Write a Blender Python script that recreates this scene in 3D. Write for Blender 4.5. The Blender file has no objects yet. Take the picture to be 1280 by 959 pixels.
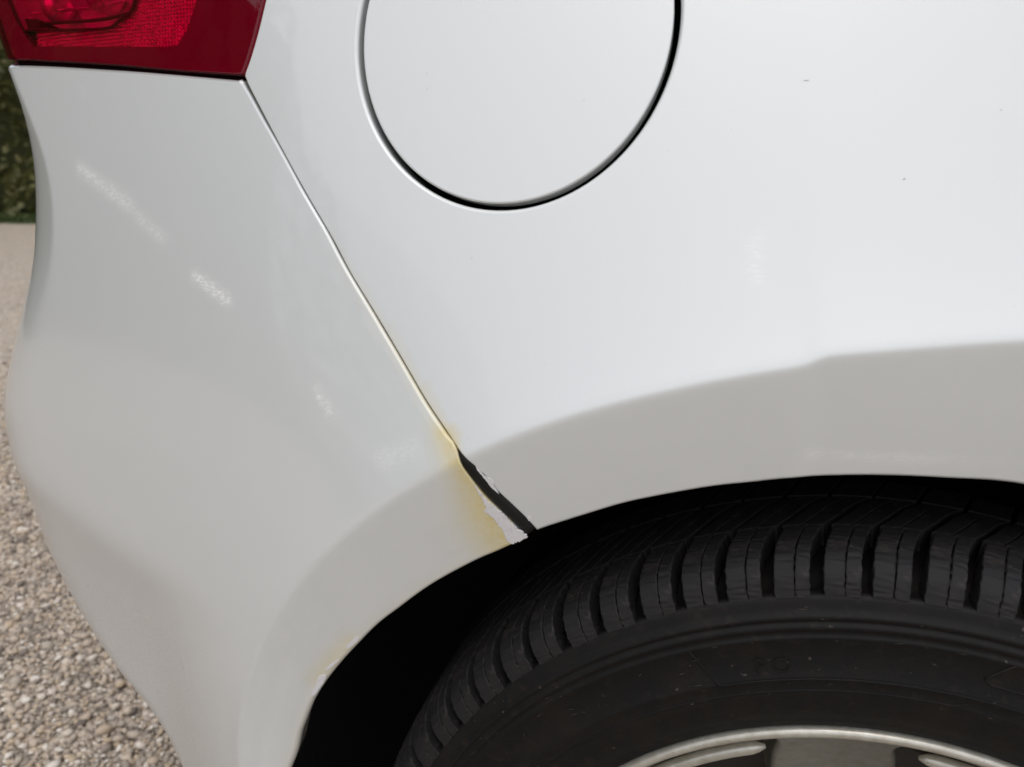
import bpy, math, random
import numpy as np
from mathutils import Matrix, Vector, geometry

random.seed(7); RNG = np.random.default_rng(7)
SC = bpy.context.scene
COL = SC.collection

# ------------------------------------------------------------------ camera
CAM_LOC = (-0.1348, -0.3602, 0.8081)
cd = bpy.data.cameras.new('camera'); cam = bpy.data.objects.new('camera', cd); COL.objects.link(cam)
_f = Vector((-0.14362, 0.95026, -0.27636)); _r = Vector((0.98871, 0.14985, 0.00144)); _u = Vector((-0.04278, 0.27303, 0.96105))
cam.matrix_world = Matrix(((_r.x, _u.x, -_f.x, CAM_LOC[0]), (_r.y, _u.y, -_f.y, CAM_LOC[1]), (_r.z, _u.z, -_f.z, CAM_LOC[2]), (0, 0, 0, 1)))
cd.sensor_fit = 'HORIZONTAL'; cd.sensor_width = 36.0; cd.lens = 963.0/1280*36
cd.clip_start = 0.01; cd.clip_end = 2000
cd.dof.use_dof = True; cd.dof.focus_distance = 0.47; cd.dof.aperture_fstop = 9.0
SC.camera = cam

# ------------------------------------------------------------------ light
SUN_EL, SUN_ROT = math.radians(70), math.radians(172)      # high behind thin cloud, on the camera's side of the car
w = bpy.data.worlds.new('World'); SC.world = w; w.use_nodes = True
nt = w.node_tree; bg = nt.nodes['Background']
sky = nt.nodes.new('ShaderNodeTexSky'); sky.sky_type = 'NISHITA'; sky.sun_disc = False
sky.sun_elevation = SUN_EL; sky.sun_rotation = SUN_ROT; sky.air_density = 1.0; sky.dust_density = 3.0; sky.ozone_density = 1.0
hs = nt.nodes.new('ShaderNodeHueSaturation'); hs.inputs['Saturation'].default_value = 0.38
nt.links.new(sky.outputs[0], hs.inputs['Color']); nt.links.new(hs.outputs[0], bg.inputs['Color'])
bg.inputs['Strength'].default_value = 0.13
sl = bpy.data.lights.new('sun', 'SUN'); sl.energy = 0.5; sl.angle = math.radians(120); sl.color = (1, 0.97, 0.93)
sun = bpy.data.objects.new('sun', sl); COL.objects.link(sun)
sv = Vector((math.sin(SUN_ROT)*math.cos(SUN_EL), math.cos(SUN_ROT)*math.cos(SUN_EL), math.sin(SUN_EL)))
sun.rotation_euler = sv.to_track_quat('Z', 'Y').to_euler()
SC.view_settings.view_transform = 'Standard'; SC.view_settings.look = 'None'
SC.view_settings.exposure = 0.60; SC.view_settings.gamma = 1.0

# ------------------------------------------------------------------ body side measurements (metres; x forward, y into the car, z up)
XC_T = [-0.37, -0.37, -0.37, -0.37, -0.37, -0.3701, -0.3704, -0.3711, -0.3728, -0.3764, -0.3829, -0.3932, -0.4077, -0.426, -0.4469, -0.4689, -0.4896, -0.5069, -0.5206, -0.5307, -0.5377, -0.5419, -0.544, -0.5448, -0.5449, -0.5454, -0.5464, -0.5445, -0.5397, -0.5335, -0.5275, -0.5221, -0.5183, -0.5167, -0.518, -0.5229, -0.5324, -0.5454, -0.5596, -0.5732, -0.5861, -0.5985, -0.6108, -0.6231, -0.6329, -0.6369, -0.6376, -0.6376, -0.6376, -0.6376]
W_T = [0.08, 0.08, 0.08, 0.08, 0.08, 0.08, 0.08, 0.08, 0.08, 0.08, 0.0867, 0.0933, 0.1, 0.1067, 0.1133, 0.12, 0.134, 0.148, 0.162, 0.176, 0.19, 0.19, 0.19, 0.1972, 0.2097, 0.2179, 0.2087, 0.1885, 0.171, 0.1614, 0.1605, 0.1656, 0.1688, 0.1665, 0.1537, 0.1263, 0.0893, 0.0539, 0.0351, 0.035, 0.035, 0.0383, 0.0416, 0.0423, 0.0458, 0.0491, 0.0499, 0.05, 0.05, 0.05]
P1_T = [0.6981, 0.6981, 0.6981, 0.698, 0.697, 0.6926, 0.683, 0.6701, 0.6562, 0.6423, 0.6283, 0.6144, 0.6004, 0.5864, 0.5725, 0.5585, 0.5448, 0.5325, 0.5235, 0.5177, 0.5133, 0.5092, 0.5051, 0.501, 0.497, 0.4936, 0.4926, 0.4956, 0.5039, 0.5232, 0.5565, 0.5922, 0.6162, 0.626, 0.6281, 0.6283, 0.6283, 0.6283, 0.6283, 0.6283, 0.6283, 0.6283, 0.6283, 0.6283, 0.6283, 0.6283, 0.6283, 0.6283, 0.6283, 0.6283]
WC_T = [0.06, 0.06, 0.06, 0.06, 0.06, 0.06, 0.06, 0.06, 0.06, 0.06, 0.06, 0.06, 0.06, 0.06, 0.06, 0.06, 0.06, 0.06, 0.06, 0.06, 0.06, 0.06, 0.06, 0.06, 0.06, 0.0597, 0.0587, 0.0563, 0.0524, 0.0458, 0.0356, 0.0247, 0.0164, 0.0116, 0.0093, 0.008, 0.0071, 0.0064, 0.0061, 0.006, 0.006, 0.006, 0.006, 0.006, 0.006, 0.006, 0.006, 0.006, 0.006, 0.006]
CREASE_T = [0.4688, 0.4688, 0.4688, 0.4688, 0.4688, 0.4688, 0.4688, 0.4688, 0.4688, 0.4688, 0.4688, 0.4688, 0.4688, 0.4688, 0.4688, 0.4688, 0.4688, 0.4688, 0.4688, 0.4688, 0.4688, 0.4688, 0.4688, 0.4688, 0.4688, 0.4688, 0.4688, 0.4688, 0.4686, 0.4661, 0.459, 0.447, 0.4322, 0.418, 0.4066, 0.3978, 0.3912, 0.3866, 0.3836, 0.3818, 0.3811, 0.381, 0.3813, 0.3818, 0.3823, 0.3824, 0.3821, 0.3811, 0.3792, 0.3763, 0.3723, 0.367, 0.3614, 0.3568, 0.3541, 0.3532, 0.3531, 0.3531, 0.3531, 0.3531, 0.3531, 0.3531, 0.3531, 0.3531, 0.3531, 0.3531, 0.3531, 0.3531, 0.3531, 0.3531, 0.3531, 0.3531, 0.3531]
UL = [[-0.75, 0.7092], [-0.5908, 0.5892], [-0.5727, 0.5774], [-0.511, 0.5539], [-0.4385, 0.5385], [-0.3922, 0.5332], [-0.3442, 0.5291], [-0.2, 0.4791]]
SEAM_B = [[-0.3615, 0.8536], [-0.3561, 0.8465], [-0.3386, 0.8226], [-0.3188, 0.7947], [-0.2983, 0.767], [-0.2858, 0.7488], [-0.268, 0.7258], [-0.2535, 0.707], [-0.2381, 0.6872], [-0.2257, 0.6737], [-0.221, 0.6695], [-0.2187, 0.6661], [-0.2174, 0.6628], [-0.2149, 0.6565], [-0.2102, 0.6491], [-0.2038, 0.6398], [-0.1971, 0.6322], [-0.1889, 0.6226], [-0.1831, 0.6144]]
SEAM_Q = [[-0.3582, 0.8531], [-0.3551, 0.8481], [-0.3377, 0.8227], [-0.3181, 0.7948], [-0.2975, 0.7671], [-0.2851, 0.7489], [-0.2672, 0.726], [-0.2528, 0.7072], [-0.2374, 0.6874], [-0.225, 0.6739], [-0.2202, 0.6688], [-0.2176, 0.6659], [-0.2128, 0.6615], [-0.2077, 0.6568], [-0.2017, 0.6502], [-0.1965, 0.6427], [-0.1898, 0.6355], [-0.1832, 0.6281], [-0.1787, 0.6217]]
ARCH_B = [[-0.1831, 0.6141], [-0.1975, 0.605], [-0.2113, 0.5968], [-0.2308, 0.5831], [-0.2441, 0.5723], [-0.2576, 0.5597], [-0.2714, 0.5467], [-0.2863, 0.5292], [-0.3012, 0.5101], [-0.3167, 0.4857], [-0.3266, 0.4626], [-0.3376, 0.4296]]
ARCH_Q = [[-0.1772, 0.6195], [-0.1524, 0.6308], [-0.1285, 0.641], [-0.0935, 0.6515], [-0.0705, 0.6562], [-0.0556, 0.659], [-0.0361, 0.6614], [-0.0118, 0.6631], [0.0173, 0.6631], [0.0542, 0.6612]]
LIGHT_RIGHT_Q = [[-0.3582, 0.8531], [-0.3597, 0.8554], [-0.3595, 0.8576], [-0.3564, 0.865], [-0.3519, 0.8784], [-0.347, 0.897], [-0.3408, 0.9227]]
LIGHT_RIGHT_L = [[-0.3609, 0.8565], [-0.3572, 0.865], [-0.3528, 0.8785], [-0.3478, 0.897], [-0.3419, 0.9228]]
BUMP_TOP = [[0.191, 0.8542], [0.1651, 0.8572], [0.1394, 0.8602], [0.1105, 0.8634], [0.0832, 0.8661], [0.046, 0.8698], [0.0129, 0.8727]]
LENS_BOT = [[0.1958, 0.8563], [0.1508, 0.8609], [0.1028, 0.8668], [0.0556, 0.8719], [0.0235, 0.8751], [0.0098, 0.8765]]
REFL = [[0.0217, 0.8868], [0.093, 0.8815], [0.1469, 0.8779], [0.1559, 0.8787], [0.1669, 0.8862], [0.1789, 0.897], [0.1916, 0.9104], [0.2251, 0.9458], [0.1572, 0.9552], [0.1296, 0.9063], [0.1151, 0.8999], [0.0996, 0.895], [0.0545, 0.8976], [0.0277, 0.9003]]
FLAP = [-0.2006, 0.8743], [0.0868, 0.0818], [[-0.2528, -0.9675], [-0.9675, 0.2528]]
PRIMER_B = [[-0.2094, 0.6468], [-0.2073, 0.6441], [-0.204, 0.6395], [-0.2013, 0.636], [-0.1971, 0.6321], [-0.193, 0.6282], [-0.1889, 0.6225], [-0.1841, 0.6185], [-0.1829, 0.6154], [-0.1904, 0.6113], [-0.1924, 0.6122], [-0.1936, 0.6144], [-0.1944, 0.6174], [-0.1961, 0.6208], [-0.1982, 0.6232], [-0.1995, 0.6262], [-0.2016, 0.6284], [-0.2038, 0.6305], [-0.2041, 0.6325], [-0.2036, 0.6342], [-0.2045, 0.636], [-0.206, 0.6388], [-0.2072, 0.642], [-0.2088, 0.6452]]
PRIMER_Q = [[-0.2081, 0.6579], [-0.2061, 0.6555], [-0.2034, 0.6518], [-0.201, 0.6514], [-0.1992, 0.6493], [-0.1995, 0.6477], [-0.1981, 0.6448], [-0.1966, 0.6419], [-0.1988, 0.644], [-0.2009, 0.6461], [-0.2027, 0.6491], [-0.2054, 0.6527], [-0.2075, 0.6558]]
PRIMER_Q2 = [[-0.1822, 0.6283], [-0.1811, 0.6292], [-0.1801, 0.6282], [-0.1804, 0.6265], [-0.1815, 0.6261]]
STRIP = [[-0.2208, 0.6693], [-0.2179, 0.6655], [-0.2131, 0.6581], [-0.2076, 0.6513], [-0.2012, 0.6429], [-0.1941, 0.6349], [-0.1862, 0.6258], [-0.1806, 0.6187]]
CHIP_A = [[-0.2928, 0.5286], [-0.2907, 0.5314], [-0.2858, 0.5372], [-0.2844, 0.5364], [-0.2851, 0.5341], [-0.288, 0.5308], [-0.2905, 0.5283]]
CHIP_B = [[-0.3118, 0.5053], [-0.3077, 0.5058], [-0.3077, 0.5039], [-0.3103, 0.4992], [-0.3135, 0.4939], [-0.3163, 0.4899], [-0.3181, 0.4892], [-0.318, 0.4931], [-0.3158, 0.4951], [-0.3143, 0.4998]]
CHIP_C = [[-0.3074, 0.5104], [-0.303, 0.5152], [-0.2982, 0.5192], [-0.2981, 0.5183], [-0.3028, 0.5134], [-0.3069, 0.5093]]
MARKS = [[-0.4946, 0.804], [-0.4464, 0.7809], [-0.4916, 0.8517], [-0.4415, 0.7752], [-0.4192, 0.7626], [-0.3935, 0.7416], [-0.369, 0.7293], [-0.3063, 0.6847], [-0.2953, 0.6725], [-0.2635, 0.6532], [-0.242, 0.6637], [-0.0768, 0.7734], [-0.0763, 0.7574], [-0.0464, 0.6735], [0.0113, 0.6753], [0.0501, 0.6761]]
STAIN = [[-0.2313, 0.6804], [-0.2212, 0.6661], [-0.2125, 0.6543], [-0.203, 0.6303], [-0.1907, 0.6103]]
STAIN2 = [[-0.3132, 0.5011], [-0.303, 0.5156], [-0.2888, 0.5327]]
SPECKS = [[-0.2441, 0.8528], [-0.2438, 0.8451], [-0.1603, 0.8373], [-0.0136, 0.8009], [-0.0571, 0.8446], [0.0261, 0.8306], [-0.2126, 0.672], [-0.5004, 0.6747], [-0.215, 0.7604]]

# ------------------------------------------------------------------ helpers
def tag(o, label=None, cat=None, group=None, kind=None):
    if label: o['label'] = label
    if cat: o['category'] = cat
    if group: o['group'] = group
    if kind: o['kind'] = kind
    return o
def empty(name, loc=(0, 0, 0), parent=None):
    o = bpy.data.objects.new(name, None); COL.objects.link(o); o.location = loc; o.parent = parent
    o.empty_display_size = 0.05
    return o
def mesh(name, V, F, mat, parent=None, normals=None, smooth=True, attrs=None):
    me = bpy.data.meshes.new(name)
    V = np.asarray(V, float)
    me.from_pydata(V.tolist(), [], [tuple(int(i) for i in f) for f in F])
    me.materials.append(mat)
    me.polygons.foreach_set('use_smooth', np.full(len(me.polygons), smooth))
    if attrs:
        for k, v in attrs.items():
            a = me.attributes.new(k, 'FLOAT', 'POINT'); a.data.foreach_set('value', np.asarray(v, np.float32))
    me.update()
    if normals is not None: me.normals_split_custom_set_from_vertices([tuple(n) for n in normals])
    o = bpy.data.objects.new(name, me); COL.objects.link(o); o.parent = parent
    return o
def join(parts):
    V, F, n = [], [], 0
    for v, f in parts:
        v = np.asarray(v, float); V.append(v); F += [tuple(i+n for i in q) for q in f]; n += len(v)
    return np.concatenate(V), F
def lathe(profile, n, a0=0.0, a1=2*math.pi):
    """profile of (radius, y) turned about the Y axis; angle 0 = +x, 90 deg = up"""
    full = abs(a1-a0-2*math.pi) < 1e-6
    na = n if full else n+1
    V = []
    for i in range(na):
        a = a0+(a1-a0)*i/n
        for r, y in profile: V.append((r*math.cos(a), y, r*math.sin(a)))
    m = len(profile); F = []
    for i in range(n):
        j = (i+1) % na
        for k in range(m-1): F.append((i*m+k, j*m+k, j*m+k+1, i*m+k+1))
    return np.array(V), F
def sweep(path, rad, n=8, nrm=None, closed=False, flat=1.0):
    """tube along a polyline; rad is a number or one per point; flat squeezes it along nrm"""
    P = np.asarray(path, float); m = len(P)
    R = np.full(m, rad) if np.isscalar(rad) else np.asarray(rad)
    V = []
    for i in range(m):
        if closed: t = P[(i+1) % m]-P[i-1]
        else: t = P[min(i+1, m-1)]-P[max(i-1, 0)]
        t = t/np.linalg.norm(t)
        up = np.array([0, -1.0, 0]) if nrm is None else np.asarray(nrm[i] if np.ndim(nrm) == 2 else nrm, float)
        b = np.cross(t, up); b /= np.linalg.norm(b); u = np.cross(b, t)
        for k in range(n):
            a = 2*math.pi*k/n; V.append(P[i]+R[i]*(math.cos(a)*b+flat*math.sin(a)*u))
    F = []
    for i in range(m if closed else m-1):
        j = (i+1) % m
        for k in range(n): F.append((i*n+k, i*n+(k+1) % n, j*n+(k+1) % n, j*n+k))
    if not closed:
        F.append(tuple(range(n))[::-1]); F.append(tuple((m-1)*n+k for k in range(n)))
    return np.array(V), F
def catmull(pts, step):
    P = np.asarray(pts, float)
    if len(P) < 3:
        n = max(1, int(np.linalg.norm(P[1]-P[0])/step)); return P[0]+(P[1]-P[0])*np.linspace(0, 1, n+1)[:, None]
    Q = np.vstack([2*P[0]-P[1], P, 2*P[-1]-P[-2]]); out = []
    for i in range(1, len(Q)-2):
        n = max(1, int(round(np.linalg.norm(Q[i+1]-Q[i])/step)))
        t = (np.arange(n)/n)[:, None]; a, b, c, d = Q[i-1:i+3]
        out.append(b+.5*t*(c-a+t*(2*a-5*b+4*c-d+t*(3*(b-c)+d-a))))
    out.append(P[-1:]); return np.concatenate(out)
def inside(pt, loop):
    x, z = pt[:, 0], pt[:, 1]; r = np.zeros(len(pt), bool)
    a = loop; b = np.roll(loop, -1, 0)
    for (x0, z0), (x1, z1) in zip(a, b):
        if z0 == z1: continue
        c = (z0 > z) != (z1 > z)
        r ^= c & (x < (x1-x0)*(z-z0)/(z1-z0)+x0)
    return r
def near(pt, loop, d):
    out = np.zeros(len(pt), bool)
    for i in range(0, len(pt), 2000):
        q = pt[i:i+2000]
        out[i:i+2000] = (((q[:, None, :]-loop[None])**2).sum(-1).min(1) < d*d)
    return out
def segdist(P, line):
    P = np.asarray(P); L = np.asarray(line, float); best = np.full(len(P), 9.0)
    for a, b in zip(L[:-1], L[1:]):
        t = np.clip(((P-a)@(b-a))/((b-a)@(b-a)), 0, 1)
        best = np.minimum(best, np.linalg.norm(P-(a+t[:, None]*(b-a)), axis=1))
    return best

# ------------------------------------------------------------------ the surface of the car side
AX, AZ = -0.018, 0.335                                      # centre of the wheel arch
def splus(t, k): return k*np.logaddexp(0.0, t/k)
def sstep(t):
    t = np.clip(t, 0, 1); return t*t*t*(t*(t*6-15)+10)
def spline(tab, z0, dz):
    v = np.asarray(tab)
    def f(z):
        q = np.clip((np.asarray(z, float)-z0)/dz, 1, len(v)-3.001); i = q.astype(int); t = q-i
        a, b, c, d = v[i-1], v[i], v[i+1], v[i+2]
        return b+.5*t*(c-a+t*(2*a-5*b+4*c-d+t*(3*(b-c)+d-a)))
    return f
xc, w_f, p1_f, wc_f = (spline(t, .1, .02) for t in (XC_T, W_T, P1_T, WC_T))
_cr = spline(CREASE_T, -90, 5)
def crease_r(th):                                             # with the small pressed step above the wheel
    d = 94.7-np.asarray(th, float)
    return _cr(th)+.0034/(1+np.exp(np.clip(-d/.35, -40, 40)))*np.exp(-np.clip(d, 0, None)/9.0)
def base(x, z):
    return 0.024*np.logaddexp(0, (z-0.72)/0.08) + np.where(x < 0, 0.35, 0.08)*x*x
F0, FL, S_IN = 0.025, 0.075, 0.31
def flare(x, z):
    th = np.degrees(np.arctan2(z-AZ, x-AX)); th = np.where(th < -90, th+360, th)
    t = np.maximum(np.hypot(x-AX, z-AZ)-crease_r(th), -0.15)
    k = 0.0008
    return -k*np.logaddexp(-F0*np.exp(-t/FL)/k, -(F0+S_IN*t)/k)
_ul = np.array(UL)
_ux = np.linspace(-.8, -.15, 131); _uz = np.interp(_ux, _ul[:, 0], _ul[:, 1]); _k = np.exp(-.5*(np.arange(-12, 13)/5.0)**2); _k /= _k.sum()
_uz = np.convolve(np.pad(_uz, 12, 'edge'), _k, 'valid')
def under_w(x, z):
    th = np.degrees(np.arctan2(z-AZ, x-AX)); th = np.where(th < -90, th+360, th)
    return sstep((np.hypot(x-AX, z-AZ)-crease_r(th)-.002)/0.12)*(x < AX)
def undercut(x, z):
    zl = np.interp(x, _ux, _uz)
    return 0.022*(1-np.exp(-0.28*splus(zl-z, 0.006)/0.022))*under_w(x, z)
def side(x, z): return base(x, z)-flare(x, z)+undercut(x, z)
def P_side(q):
    q = np.asarray(q, float); x, z = q[:, 0], q[:, 1]
    return np.stack([x, side(x, z), z], -1)
_u = (np.arange(48)+.5)/48
def P_rear(q):
    """(s, z): s metres along the side from the corner crease; below zero it turns round the rear corner"""
    q = np.asarray(q, float); s, z = q[:, 0], q[:, 1]; x0 = xc(z); e = 1e-4
    ph0 = np.arctan(-(side(x0+e, z)-side(x0-e, z))/(2*e)); p1 = p1_f(z)
    L = np.maximum(-s, 0); k = L[:, None]*_u
    ph = ph0[:, None]+(p1-ph0)[:, None]*sstep(k/wc_f(z)[:, None])+(math.radians(86)-p1)[:, None]*sstep(k/w_f(z)[:, None])
    x = np.where(s < 0, x0-L*np.cos(ph).mean(-1), x0+s)
    y = np.where(s < 0, side(x0, z)+L*np.sin(ph).mean(-1), side(x0+np.maximum(s, 0), z))
    return np.stack([x, y, z], -1)
def surf_normals(P, q, h=4e-4):
    q = np.asarray(q, float); a = np.array([h, 0]); b = np.array([0, h])
    du = P(q+a)-P(q-a); dv = P(q+b)-P(q-b)
    N = np.cross(du, dv); return N/np.linalg.norm(N, axis=1)[:, None]
def offset_P(P, d):                                          # d > 0: towards the inside of the car
    return lambda q: P(q)-surf_normals(P, q)*d
def rear(pts):                                               # (x, z) on the flat of the side -> (s, z)
    p = np.asarray(pts, float); return np.stack([p[:, 0]-xc(p[:, 1]), p[:, 1]], -1)

def panel(name, P, loops, spacing, mat, parent=None, depth=0.012, nf=4, attr=None, edge_step=0.0025, extra=None):
    """sheet-metal panel: loops = list of loops, each a list of (points, edge radius); outer CCW, holes CW.
    Rolled edges of that radius, then a flange of the given depth."""
    LP, LR = [], []
    for lp in loops:
        pts, rad = [], []
        for seg, r in lp:
            c = catmull(seg, edge_step)[:-1]; pts.append(c); rad.append(np.full(len(c), r))
        p = np.concatenate(pts); r = np.concatenate(rad)
        keep = np.linalg.norm(p-np.roll(p, 1, 0), axis=1) > edge_step*.25
        p, r = p[keep], r[keep]
        for _ in range(3): r = (np.roll(r, 1)+r+np.roll(r, -1))/3
        LP.append(p); LR.append(r)
    V2, D, NT, T2 = [], [], [], []       # param position, depth, fillet angle, outward 2d
    edges, strips, flat_loops = [], [], []
    n0 = 0; flats = []
    for p, r in zip(LP, LR):
        d = p-np.roll(p, 1, 0); d /= np.linalg.norm(d, axis=1)[:, None]; e = np.roll(d, -1, 0)
        m = d+e; m /= np.maximum(np.linalg.norm(m, axis=1), 1e-6)[:, None]
        left = np.stack([-m[:, 1], m[:, 0]], -1)
        c = np.clip((d*m).sum(1), .45, 1); off = left/c[:, None]
        flats.append((p, r, left, off))
    # flat sheet
    fl = [p+off*r[:, None] for p, r, left, off in flats]
    allp = np.concatenate(fl); lo, hi = fl[0].min(0), fl[0].max(0)
    gx = np.arange(lo[0], hi[0], spacing); gz = np.arange(lo[1], hi[1], spacing*.87)
    G = np.array([(x+(.5*spacing if j % 2 else 0), z) for j, z in enumerate(gz) for x in gx])
    G = G+RNG.normal(0, spacing*.04, G.shape)
    if extra is not None:
        G = np.vstack([extra, G[~near(G, extra, spacing*.55)]])
    ok = inside(G, fl[0])
    for h in fl[1:]: ok &= ~inside(G, h)
    G = G[ok]; G = G[~near(G, allp, spacing*.6)]
    E = []; n = 0
    for q in fl:
        k = len(q); E += [(n+i, n+(i+1) % k) for i in range(k)]; n += k
    pts = np.concatenate([allp, G])
    vo, eo, fo, ov, oe, of = geometry.delaunay_2d_cdt([Vector(v) for v in pts.tolist()], E, [], 0, 1e-7)
    vo = np.array([tuple(v) for v in vo]); fo = np.array(fo)
    cen = vo[fo].mean(1); ok = inside(cen, fl[0])
    for h in fl[1:]: ok &= ~inside(cen, h)
    fo = fo[ok]
    a = vo[fo]; area = (a[:, 1, 0]-a[:, 0, 0])*(a[:, 2, 1]-a[:, 0, 1])-(a[:, 1, 1]-a[:, 0, 1])*(a[:, 2, 0]-a[:, 0, 0])
    fo = np.where((area < 0)[:, None], fo[:, ::-1], fo)
    mapv = {}
    for i, o_ in enumerate(ov):
        for k in o_: mapv[k] = i
    V = [P(vo)]; N = [surf_normals(P, vo)]; Q = [vo]
    F = [tuple(f) for f in fo]; cnt = len(vo); n = 0
    for p, r, left, off in flats:
        k = len(p); ring = np.array([mapv[n+i] for i in range(k)]); n += k
        for t in [math.pi/2*(j+1)/nf for j in range(nf)]+[None]:
            tt = math.pi/2 if t is None else t
            q = p+off*(r*(1-math.sin(tt)))[:, None]
            pn = surf_normals(P, q); dep = r*(1-math.cos(tt))+(0 if t is not None else depth)
            base3 = P(q); out3 = P(q-left*4e-4)-base3; out3 /= np.linalg.norm(out3, axis=1)[:, None]
            new = np.arange(cnt, cnt+k); cnt += k
            V.append(base3-pn*dep[:, None]); N.append(pn*math.cos(tt)+out3*math.sin(tt)); Q.append(q)
            for i in range(k):
                j = (i+1) % k; F.append((ring[i], new[i], new[j], ring[j]))
            ring = new
    V = np.concatenate(V); N = np.concatenate(N)
    N /= np.linalg.norm(N, axis=1)[:, None]
    at = attr(V) if attr else None
    return mesh(name, V, F, mat, parent, N, True, at)

# ------------------------------------------------------------------ materials
class NT:
    def __init__(s, name):
        s.m = bpy.data.materials.new(name); s.m.use_nodes = True; s.t = s.m.node_tree
        s.b = s.t.nodes['Principled BSDF']; s.out = s.t.nodes['Material Output']
    def n(s, typ, **kw):
        x = s.t.nodes.new(typ)
        for k, v in kw.items():
            if k in x.inputs: x.inputs[k].default_value = v
            else: setattr(x, k, v)
        return x
    def l(s, a, b): s.t.links.new(a, b)
    def set(s, **kw):
        for k, v in kw.items():
            k = k.replace('_', ' ')
            s.b.inputs[k].default_value = v
        return s
    def coord(s): return s.n('ShaderNodeTexCoord').outputs['Object']
    def noise(s, scale, detail=3, rough=.55, vec=None):
        x = s.n('ShaderNodeTexNoise'); x.inputs['Scale'].default_value = scale; x.inputs['Detail'].default_value = detail; x.inputs['Roughness'].default_value = rough
        s.l(vec if vec is not None else s.coord(), x.inputs['Vector']); return x.outputs['Fac']
    def ramp(s, fac, stops):
        x = s.n('ShaderNodeValToRGB'); r = x.color_ramp
        while len(r.elements) < len(stops): r.elements.new(.5)
        for e, (p, c) in zip(r.elements, stops): e.position = p; e.color = (*c, 1) if len(c) == 3 else c
        s.l(fac, x.inputs['Fac']); return x.outputs['Color']
    def math(s, op, a, b=None):
        x = s.n('ShaderNodeMath', operation=op)
        for i, v in enumerate((a, b)):
            if v is None: continue
            if isinstance(v, (int, float)): x.inputs[i].default_value = v
            else: s.l(v, x.inputs[i])
        return x.outputs[0]
    def mix(s, fac, a, b):
        x = s.n('ShaderNodeMix', data_type='RGBA')
        for sock, v in ((x.inputs[0], fac), (x.inputs[6], a), (x.inputs[7], b)):
            if isinstance(v, (int, float)): sock.default_value = v
            elif isinstance(v, tuple): sock.default_value = (*v, 1)
            else: s.l(v, sock)
        return x.outputs[2]
    def bump(s, h, strength, dist):
        x = s.n('ShaderNodeBump'); x.inputs['Strength'].default_value = strength; x.inputs['Distance'].default_value = dist
        s.l(h, x.inputs['Height']); s.l(x.outputs[0], s.b.inputs['Normal']); return x
    def attr(s, name): return s.n('ShaderNodeAttribute', attribute_name=name).outputs['Fac']

def simple(name, col, rough, metal=0.0, coat=0.0, spec=0.5):
    m = NT(name); m.set(Base_Color=(*col, 1), Roughness=rough, Metallic=metal, Coat_Weight=coat, Specular_IOR_Level=spec)
    return m

def paint_material():
    m = NT('silver_white_paint')
    m.set(Metallic=0.20, Roughness=0.36, Coat_Weight=1.0, Coat_Roughness=0.03, Coat_IOR=1.5)
    n1 = m.noise(240, 5, .65); n2 = m.noise(35, 3); n3 = m.noise(900, 2)
    st = m.math('MULTIPLY', m.attr('stain'), m.math('ADD', m.math('MULTIPLY', n1, .9), .45))
    st = m.n('ShaderNodeClamp', Value=0).outputs[0] if False else m.math('MINIMUM', st, 1.0)
    c = m.mix(st, (0.627, 0.645, 0.641), (0.57, 0.47, 0.20))
    # pale smudges and painted glints of reflected light: lighter, streaky
    mp = m.n('ShaderNodeMapping'); mp.inputs['Rotation'].default_value = (0, math.radians(-48), 0); mp.inputs['Scale'].default_value = (.22, 1, 1); m.l(m.coord(), mp.inputs['Vector'])
    n4 = m.noise(900, 4, .7, mp.outputs[0])
    rs = m.math('MULTIPLY', m.attr('glint_smudge'), m.math('ADD', m.math('MINIMUM', m.math('MAXIMUM', m.math('MULTIPLY', m.math('SUBTRACT', n4, .45), 4.5), 0), .70), .16))
    c = m.mix(rs, c, (0.97, 0.97, 0.94))
    # road dust on the lower bumper
    du = m.math('MULTIPLY', m.attr('dust'), m.math('ADD', m.math('MULTIPLY', m.math('MAXIMUM', m.math('SUBTRACT', n3, .42), 0), 1.6), .14))
    c = m.mix(du, c, (0.36, 0.31, 0.25))
    fl = m.math('MULTIPLY', m.math('GREATER_THAN', m.noise(520, 2, .5), .76), .16); c = m.mix(fl, c, (.35, .33, .30))
    big = m.noise(9, 4, .6); c = m.mix(m.math('MULTIPLY', big, .05), c, (.50, .48, .44))
    m.l(c, m.b.inputs['Base Color'])
    dirt = m.math('MAXIMUM', m.math('MAXIMUM', rs, du), st)  # dust, stain and the painted glints together
    m.l(m.math('ADD', m.math('MULTIPLY', dirt, .3), .36), m.b.inputs['Roughness'])
    m.l(m.math('MULTIPLY', m.math('SUBTRACT', 1.0, dirt), .20), m.b.inputs['Metallic'])
    m.l(m.math('SUBTRACT', 1.0, m.math('MULTIPLY', m.math('MAXIMUM', rs, du), .8)), m.b.inputs['Coat Weight'])
    m.l(m.math('ADD', m.math('ADD', m.math('MULTIPLY', n2, .03), .015), m.math('MULTIPLY', m.attr('dust'), .40)), m.b.inputs['Coat Roughness'])
    bp = m.bump(m.noise(420, 2, .5), .018, .0006); m.l(bp.outputs[0], m.b.inputs['Coat Normal'])
    return m.m
PAINT = paint_material()
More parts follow.
